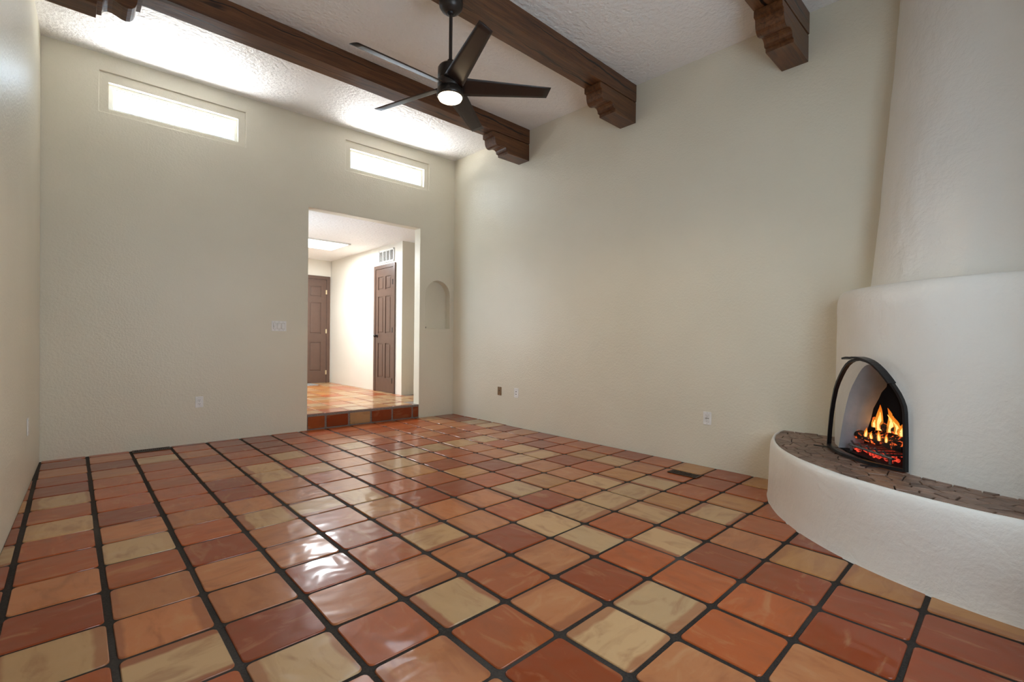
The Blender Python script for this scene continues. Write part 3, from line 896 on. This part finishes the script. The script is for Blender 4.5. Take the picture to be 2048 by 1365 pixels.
# ------------------------------------------------------------------ corner fireplace
def fpt(th, r_, z):
    y = max(FC.y + r_ * math.sin(R(th)), NEAR + .002)
    x = min(FC.x - r_ * math.cos(R(th)), right_x(y) - .002)
    return (x, y, min(z, ceil_z(x, y) - .002))
root = empty('fireplace', (FC.x - .7, FC.y + .7, 0)); fo = Vector(root.location)
HB = .43
T0, T1 = -9.5, 90.5
def wob(th, z, a=.006): return a * mnoise.noise(Vector((th * .05, z * 2.2, 3.3))) + a * .5 * mnoise.noise(Vector((th * .17, z * 6, 8.1)))

# hearth bench
prof = [(1.478, -.004), (1.472, .02), (1.469, .15), (1.466, .30), (1.463, .380), (1.459, .404), (1.453, .420), (1.446, .429), (1.438, .431), (1.433, .427), (1.430, .410), (1.0, .408)]
n = 110; v = []; f = []
for k in range(n + 1):
    th = T0 + (T1 - T0) * k / n
    for q, (r_, z) in enumerate(prof):
        v.append(fpt(th, r_ + (wob(th, z) if q < 10 else 0), z + (wob(th, r_ * 3, .003) if 3 < q < 10 else 0)))
m_ = len(prof)
for k in range(n):
    for q in range(m_ - 1):
        f.append((k * m_ + q, k * m_ + q + 1, (k + 1) * m_ + q + 1, (k + 1) * m_ + q))
bench = mesh_obj('hearth_bench', v, f, M['adobe'], root, True, fo)

# firebox opening outline (angle, height) on the round body
SCREEN = [(66.5, .432, 1.109), (63.5, .56, 1.117), (60.8, .679, 1.123), (58.6, .765, 1.127), (56.3, .845, 1.131), (54.3, .895, 1.134), (52.2, .940, 1.137), (50.4, .980, 1.138), (48.7, 1.012, 1.138), (47.3, 1.031, 1.136), (46.0, 1.042, 1.134), (44.4, 1.048, 1.131), (42.7, 1.048, 1.129), (41.0, 1.041, 1.125),
          (39.2, 1.028, 1.121), (37.7, 1.006, 1.114), (36.3, .977, 1.106), (34.9, .942, 1.099), (33.5, .902, 1.092), (32.5, .868, 1.086), (31.8, .835, 1.081), (31.2, .80, 1.078), (31.0, .766, 1.076), (30.9, .69, 1.074), (30.8, .616, 1.073), (30.75, .52, 1.073), (30.7, .432, 1.073)]
OC = (47.5, .43)
def opening(s): return [(OC[0] + (t - OC[0]) * s, max(OC[1] + (z - OC[1]) * s, .43) - .0) for t, z, _ in SCREEN]
op = opening(.955)
RB = 1.056
def body_prof(z):     # radius of the lower body
    if z < 1.40: return RB + .004 * math.cos(z * 3)
    t = min(1, (z - 1.40) / .097)
    return RB - .004 - .032 * (1 - math.sqrt(max(0, 1 - t * t)))
ztop = [1.08, 1.12, 1.18, 1.24, 1.30, 1.36, 1.40, 1.43, 1.455, 1.475, 1.488, 1.495, 1.4965]
def column(th, zlow):
    zs = [zlow + (1.07 - zlow) * q / 8 for q in range(8)] + ztop
    c_ = [fpt(th, body_prof(z) + wob(th, z), z) for z in zs]
    c_ += [fpt(th, .98, 1.4985), fpt(th, .80, 1.500)]
    return c_
def strip(cols, v, f):
    base = len(v); m_ = len(cols[0])
    for c_ in cols: v.extend(c_)
    for k in range(len(cols) - 1):
        for q in range(m_ - 1):
            f.append((base + k * m_ + q, base + k * m_ + q + 1, base + (k + 1) * m_ + q + 1, base + (k + 1) * m_ + q))
v, f = [], []
strip([column(T0 + (op[-1][0] - T0) * k / 30, .40) for k in range(31)], v, f)
strip([column(t, z) for t, z in sorted(op)], v, f)
strip([column(op[0][0] + (T1 - op[0][0]) * k / 20, .40) for k in range(21)], v, f)
mesh_obj('firebox_body', v, f, M['adobe'], root, True, fo)

# chimney
cp = [(1.48, .868), (1.52, .862), (1.7, .848), (2.05, .823), (2.5, .792), (3.015, .752), (3.52, .716), (3.95, .685)]
zs = [1.48 + (3.90 - 1.48) * k / 40 for k in range(41)]
def rint(z):
    for (a, ra), (b_, rb) in zip(cp, cp[1:]):
        if a <= z <= b_: return ra + (rb - ra) * (z - a) / (b_ - a)
    return cp[-1][1]
v, f = [], []
cols = []
for k in range(81):
    th = -15.5 + (90.5 + 15.5) * k / 80
    cols.append([fpt(th, rint(z) + wob(th, z, .009), z) for z in zs])
strip(cols, v, f)
mesh_obj('chimney', v, f, M['adobe'], root, True, fo)

# firebox lining and sooty throat
ax = Vector((math.cos(R(47.5)), -math.sin(R(47.5))))     # straight into the firebox
def ring(depth, s, jit=0.0):
    out = []
    for k, (t, z) in enumerate(opening(.955)):
        p = fpt(t, RB, z); c0 = fpt(OC[0], RB, 0)
        dx, dy = p[0] - c0[0], p[1] - c0[1]
        along = dx * ax.x + dy * ax.y
        px, py = c0[0] + dx * s, c0[1] + dy * s
        d = depth - along * min(1, depth / .16) * .9 + jit * mnoise.noise(Vector((k * .7, depth * 9, 1.7)))
        out.append((px + ax.x * d, py + ax.y * d, .43 + (z - .43) * s))
    return out
def loft(rings):
    v, f = [], []
    for r_ in rings: v.extend(r_)
    m_ = len(rings[0])
    for k in range(len(rings) - 1):
        for q in range(m_ - 1): f.append((k * m_ + q, k * m_ + q + 1, (k + 1) * m_ + q + 1, (k + 1) * m_ + q))
    return v, f
v, f = loft([ring(0, 1), ring(.012, .985), ring(.045, .975), ring(.075, .965), ring(.088, .945, .006), ring(.10, .925, .008), ring(.16, .915, .02), ring(.185, .915, .03)])
o = mesh_obj('firebox_lining', v, f, M['lining'], root, True, fo); o['label'] = 'pale firebox lining tinted blue like cool daylight'
r_ = [ring(.185, .915, .03), ring(.187, .99, .03), ring(.30, 1.0), ring(.42, .90), ring(.50, .70), ring(.54, .35)]
v, f = loft(r_)
m_ = len(r_[0]); f.append(tuple(range(5 * m_, 6 * m_)))
mesh_obj('firebox_back', v, f, M['soot'], root, True, fo)
a, b_ = ring(0, 1), ring(.54, .9)
mesh_obj('firebox_floor', [(a[0][0], a[0][1], .431), (a[-1][0], a[-1][1], .431), (b_[-1][0], b_[-1][1], .431), (b_[0][0], b_[0][1], .431)], [(0, 1, 2, 3)], M['soot'], root, False, fo)

# flagstones on the bench: irregular cells, each its own stone
mesh_obj('stone_bed', [fpt(T0 + (T1 - T0) * k / 60, r_, .4165) for k in range(61) for r_ in (1.02, 1.431)], [(2 * k, 2 * k + 1, 2 * k + 3, 2 * k + 2) for k in range(60)], M['stone_joint'], bench, False, fo)
random.seed(5)
RM = 1.24
U0, U1, V0, V1 = R(T0) * RM, R(T1) * RM, 1.045, 1.432
seeds = []
tries = 0
while len(seeds) < 150 and tries < 20000:
    tries += 1
    s = (random.uniform(U0, U1), random.uniform(V0, V1), random.uniform(.7, 1.4))
    if all(math.hypot((s[0] - q[0]) / 1.35, s[1] - q[1]) > .044 for q in seeds): seeds.append(s)
for s in seeds:
    poly = [(U0, V0), (U1, V0), (U1, V1), (U0, V1)]
    for q in seeds:
        if q is s: continue
        dx, dy = q[0] - s[0], q[1] - s[1]
        if abs(dx) > .35 or abs(dy) > .35: continue
        # anisotropic bisector gives long slabs
        mx, my = (s[0] + q[0]) / 2, (s[1] + q[1]) / 2
        poly = clip(poly, mx, my, -dx / 1.9, -dy)
        if len(poly) < 3: break
    if area(poly) < .0004: continue
    # shrink for the joint
    cx_ = sum(p[0] for p in poly) / len(poly); cy_ = sum(p[1] for p in poly) / len(poly)
    g = .0028
    shr = poly
    for (a, b_) in zip(poly, poly[1:] + poly[:1]):
        ex, ey = b_[0] - a[0], b_[1] - a[1]; L_ = math.hypot(ex, ey)
        if L_ < 1e-5: continue
        nx, ny = -ey / L_, ex / L_
        if (cx_ - a[0]) * nx + (cy_ - a[1]) * ny < 0: nx, ny = -nx, -ny
        shr = clip(shr, a[0] + nx * g, a[1] + ny * g, nx, ny)
    if len(shr) < 3 or area(shr) < .0003: continue
    h = random.uniform(.4275, .4325)
    tx, ty = random.uniform(-.02, .02), random.uniform(-.02, .02)
    n_ = len(shr)
    top = []; low = []
    for p in shr:
        t = math.degrees(p[0] / RM)
        k_ = 1 - .003 / max(.01, math.hypot(p[0] - cx_, p[1] - cy_))
        top.append(fpt(math.degrees((cx_ + (p[0] - cx_) * k_) / RM), cy_ + (p[1] - cy_) * k_, h + (p[0] - cx_) * tx + (p[1] - cy_) * ty))
        low.append(fpt(t, p[1], .417))
    mid = [(l[0], l[1], tt[2] - .003) for l, tt in zip(low, top)]
    v = low + mid + top
    f = [tuple(range(2 * n_, 3 * n_))] + [(i, (i + 1) % n_, n_ + (i + 1) % n_, n_ + i) for i in range(n_)] + [(n_ + i, n_ + (i + 1) % n_, 2 * n_ + (i + 1) % n_, 2 * n_ + i) for i in range(n_)]
    mesh_obj('stone', v, f, M['stone'], bench, False, fo)
tag(root, 'rounded white adobe corner fireplace with flagstone hearth bench and tapering chimney', 'fireplace')

# ------------------------------------------------------------------ fire screen
root = empty('fire_screen', fpt(48, 1.12, HB)); fo = Vector(root.location)
pts = [Vector(fpt(t, r_, z + .008 if z < .44 else z)) for t, z, r_ in SCREEN]
def ribbon(pl, w_out, dep, closed_ends=True):
    """flat bar swept along pl: w_out across the arch plane, dep along the outward radius"""
    bm = bmesh.new(); rings = []
    for i, p in enumerate(pl):
        t = (pl[min(i + 1, len(pl) - 1)] - pl[max(i - 1, 0)]).normalized()
        rad = Vector((p.x - FC.x, p.y - FC.y, 0)).normalized()
        sd = t.cross(rad).normalized()
        rings.append([bm.verts.new(p + sd * a * w_out / 2 + rad * b * dep / 2) for a, b in ((-1, -1), (1, -1), (1, 1), (-1, 1))])
    for a, b in zip(rings, rings[1:]):
        for q in range(4): bm.faces.new((a[q], a[(q + 1) % 4], b[(q + 1) % 4], b[q]))
    bm.faces.new(rings[0]); bm.faces.new(rings[-1][::-1])
    return bm
bm_obj('arch_frame', ribbon(pts, .014, .024), M['iron'], root, fo)
def srad(t):
    tb = [(29.6, 1.065), (33, 1.09), (40, 1.125), (50, 1.14), (60, 1.125), (68, 1.105)]
    for (a, ra), (b_, rb) in zip(tb, tb[1:]):
        if a <= t <= b_: return ra + (rb - ra) * (t - a) / (b_ - a)
    return tb[-1][1]
bot = [Vector(fpt(66.5 + (30.7 - 66.5) * k / 24, srad(66.5 + (30.7 - 66.5) * k / 24), .447)) for k in range(25)]
bm_obj('bottom_rail', ribbon(bot, .018, .022), M['iron'], root, fo)
hood = []
for k in range(19):
    t = 48.6 - (48.6 - 33.8) * k / 18
    zz = None
    for (a, za, ra), (b_, zb_, rb) in zip(SCREEN, SCREEN[1:]):
        if b_ <= t <= a: q = (a - t) / (a - b_); zz = za + (zb_ - za) * q; rr = ra + (rb - ra) * q
    lift = .013 + (.024 * max(0, (t - 45.5) / 3.1))
    hood.append(Vector(fpt(t, rr + .012, zz + lift)))
bm_obj('hood_strip', ribbon(hood, .010, .052), M['iron'], root, fo)
for t in (62.5, 36.5):
    bm = bmesh.new()
    a = Vector(fpt(t, srad(t) - .01, .4385)); b_ = Vector(fpt(t + 2.5, srad(t) + .085, .4385))
    d = (b_ - a)
    add_box(bm, (a + b_) / 2, (d.length, .014, .006), Matrix.Rotation(math.atan2(d.y, d.x), 3, 'Z'))
    bm_obj('foot', bm, M['iron'], root, fo)
# wire mesh: bowed sheet inside the frame
v, f = [], []
sp = sorted([(t, z) for t, z, _ in SCREEN])
for t, z in sp:
    for k in range(9): v.append(fpt(t, srad(t) - .004, .445 + (max(z, .446) - .445) * k / 8))
for k in range(len(sp) - 1):
    for q in range(8): f.append((k * 9 + q, k * 9 + q + 1, (k + 1) * 9 + q + 1, (k + 1) * 9 + q))
o = mesh_obj('wire_mesh', v, f, M['mesh'], root, True, fo); o['label'] = 'fine dark wire mesh'
tag(root, 'black iron arched fire screen standing before the fireplace opening', 'fire screen')

# ------------------------------------------------------------------ grate, logs, embers, flames
F0 = Vector((2.665, -.985)); tl = Vector((-.74, -.67)).normalized()   # picture-right along the fire
inn = Vector((ax.x, ax.y))
def fp(u, d, z): p = F0 + tl * u + inn * d; return Vector((p.x, p.y, z))
root = empty('fire_grate', fp(0, 0, .432)); fo = Vector(root.location)
for d in (-.115, .115):
    bm = bmesh.new(); add_tube(bm, [fp(-.20, d, .47), fp(.20, d, .47)], .0085, 8); bm_obj('rail', bm, M['grate'], root, fo)
for u in (-.15, -.075, 0, .075, .15):
    bm = bmesh.new(); add_tube(bm, [fp(u, -.135, .505), fp(u, -.12, .482), fp(u, .12, .480), fp(u, .13, .50)], .007, 8); bm_obj('bar', bm, M['grate'], root, fo)
for u in (-.18, .18):
    for d in (-.115, .115):
        bm = bmesh.new(); add_tube(bm, [fp(u, d, .433), fp(u, d, .47)], .008, 8); bm_obj('leg', bm, M['grate'], root, fo)
tag(root, 'grey steel grate under the burning logs', 'grate')

def log(a, b_, r_, seed, label):
    random.seed(seed); a, b_ = Vector(a), Vector(b_); n_ = 9
    pts = [a.lerp(b_, k / n_) + Vector((random.gauss(0, .003), random.gauss(0, .003), random.gauss(0, .003))) for k in range(n_ + 1)]
    rs = [r_ * random.uniform(.88, 1.1) for _ in pts]
    mid = (a + b_) / 2; off = Vector((mid.x, mid.y, mid.z - r_))
    bm = bmesh.new(); add_tube(bm, [p for p in pts], rs, 12)
    o = bm_obj('fire_log', bm, M['log'], None, off, smooth=True); o.location = off
    tag(o, label, 'log', 'logs in the fire')
log(fp(-.19, -.06, .538), fp(.19, -.05, .534), .034, 1, 'charred fire log lying lowest at the front of the grate')
log(fp(-.18, .05, .540), fp(.18, .055, .538), .036, 2, 'charred fire log at the rear of the grate')
log(fp(-.20, .03, .660), fp(-.01, -.01, .606), .025, 3, 'charred fire log leaning up to the left over the others')
log(fp(.025, .015, .606), fp(.20, .03, .612), .026, 4, 'short charred fire log lying on top at the right')
bm = bmesh.new(); random.seed(9)
for k in range(90):
    u, d = random.uniform(-.17, .17), random.uniform(-.11, .10)
    bmesh.ops.create_icosphere(bm, subdivisions=1, radius=random.uniform(.008, .015), matrix=Matrix.Translation(fp(u, d, .440 + random.uniform(0, .018))))
tag(bm_obj('embers', bm, M['ember']), 'bed of glowing red embers beneath the grate', 'embers', kind='stuff')

def flame(u, d, z, h, w, seed, core=True):
    random.seed(seed); n_ = 12
    ph = random.uniform(0, 6); sway = random.uniform(-.30, .08)
    def tongue(sc_, hh, mat, name, parent, off):
        pts, rs = [], []
        for k in range(n_ + 1):
            t = k / n_
            pts.append(fp(u + w * (.35 * math.sin(ph + 4.2 * t) * t + sway * t), d + w * .3 * math.sin(ph * 2 + 3 * t) * t, z + hh * t))
            rs.append(max(.0012, w * sc_ * (math.sin(math.pi * min(1, .28 + .72 * t)) ** .8) * (1 - .25 * t)))
        bm = bmesh.new(); add_tube(bm, pts, rs, 10)
        o = bm_obj(name, bm, mat, parent, off, smooth=True)
        return o
    root = empty('flame', fp(u, d, z)); off = Vector(root.location)
    tongue(.50, h, M['flame'], 'outer_flame', root, off)
    if core: tongue(.28, h * .72, M['flame_core'], 'inner_flame', root, off)
    return root
FL = [(-.062, -.02, .590, .165, .046, 'tallest orange flame, at the left of the fire'), (.005, .00, .590, .150, .042, 'second tall orange flame in the middle of the fire'), (.062, .00, .590, .105, .036, 'pointed flame right of the two tallest ones'),
      (-.125, -.01, .600, .070, .034, 'short flame at the left end of the logs'), (.130, -.02, .590, .080, .036, 'forked-looking flame at the right end of the logs'), (-.080, -.09, .545, .060, .022, 'low flame licking the front log on its left'),
      (-.020, -.095, .545, .046, .020, 'low flame licking the middle of the front log'), (.045, -.09, .545, .066, .023, 'low flame licking the front log right of its middle'), (.100, -.085, .545, .052, .020, 'low flame licking the right end of the front log')]
for k, (u, d, z, h, w, lab) in enumerate(FL):
    tag(flame(u, d, z, h, w, 30 + k), lab, 'flame', 'flames of the fire')
ld = bpy.data.lights.new('fire_glow', 'POINT'); ld.energy = .03; ld.color = (1, .45, .12); ld.shadow_soft_size = .06
lo = bpy.data.objects.new('fire_glow', ld); COL.objects.link(lo); lo.location = fp(0, -.03, .68)
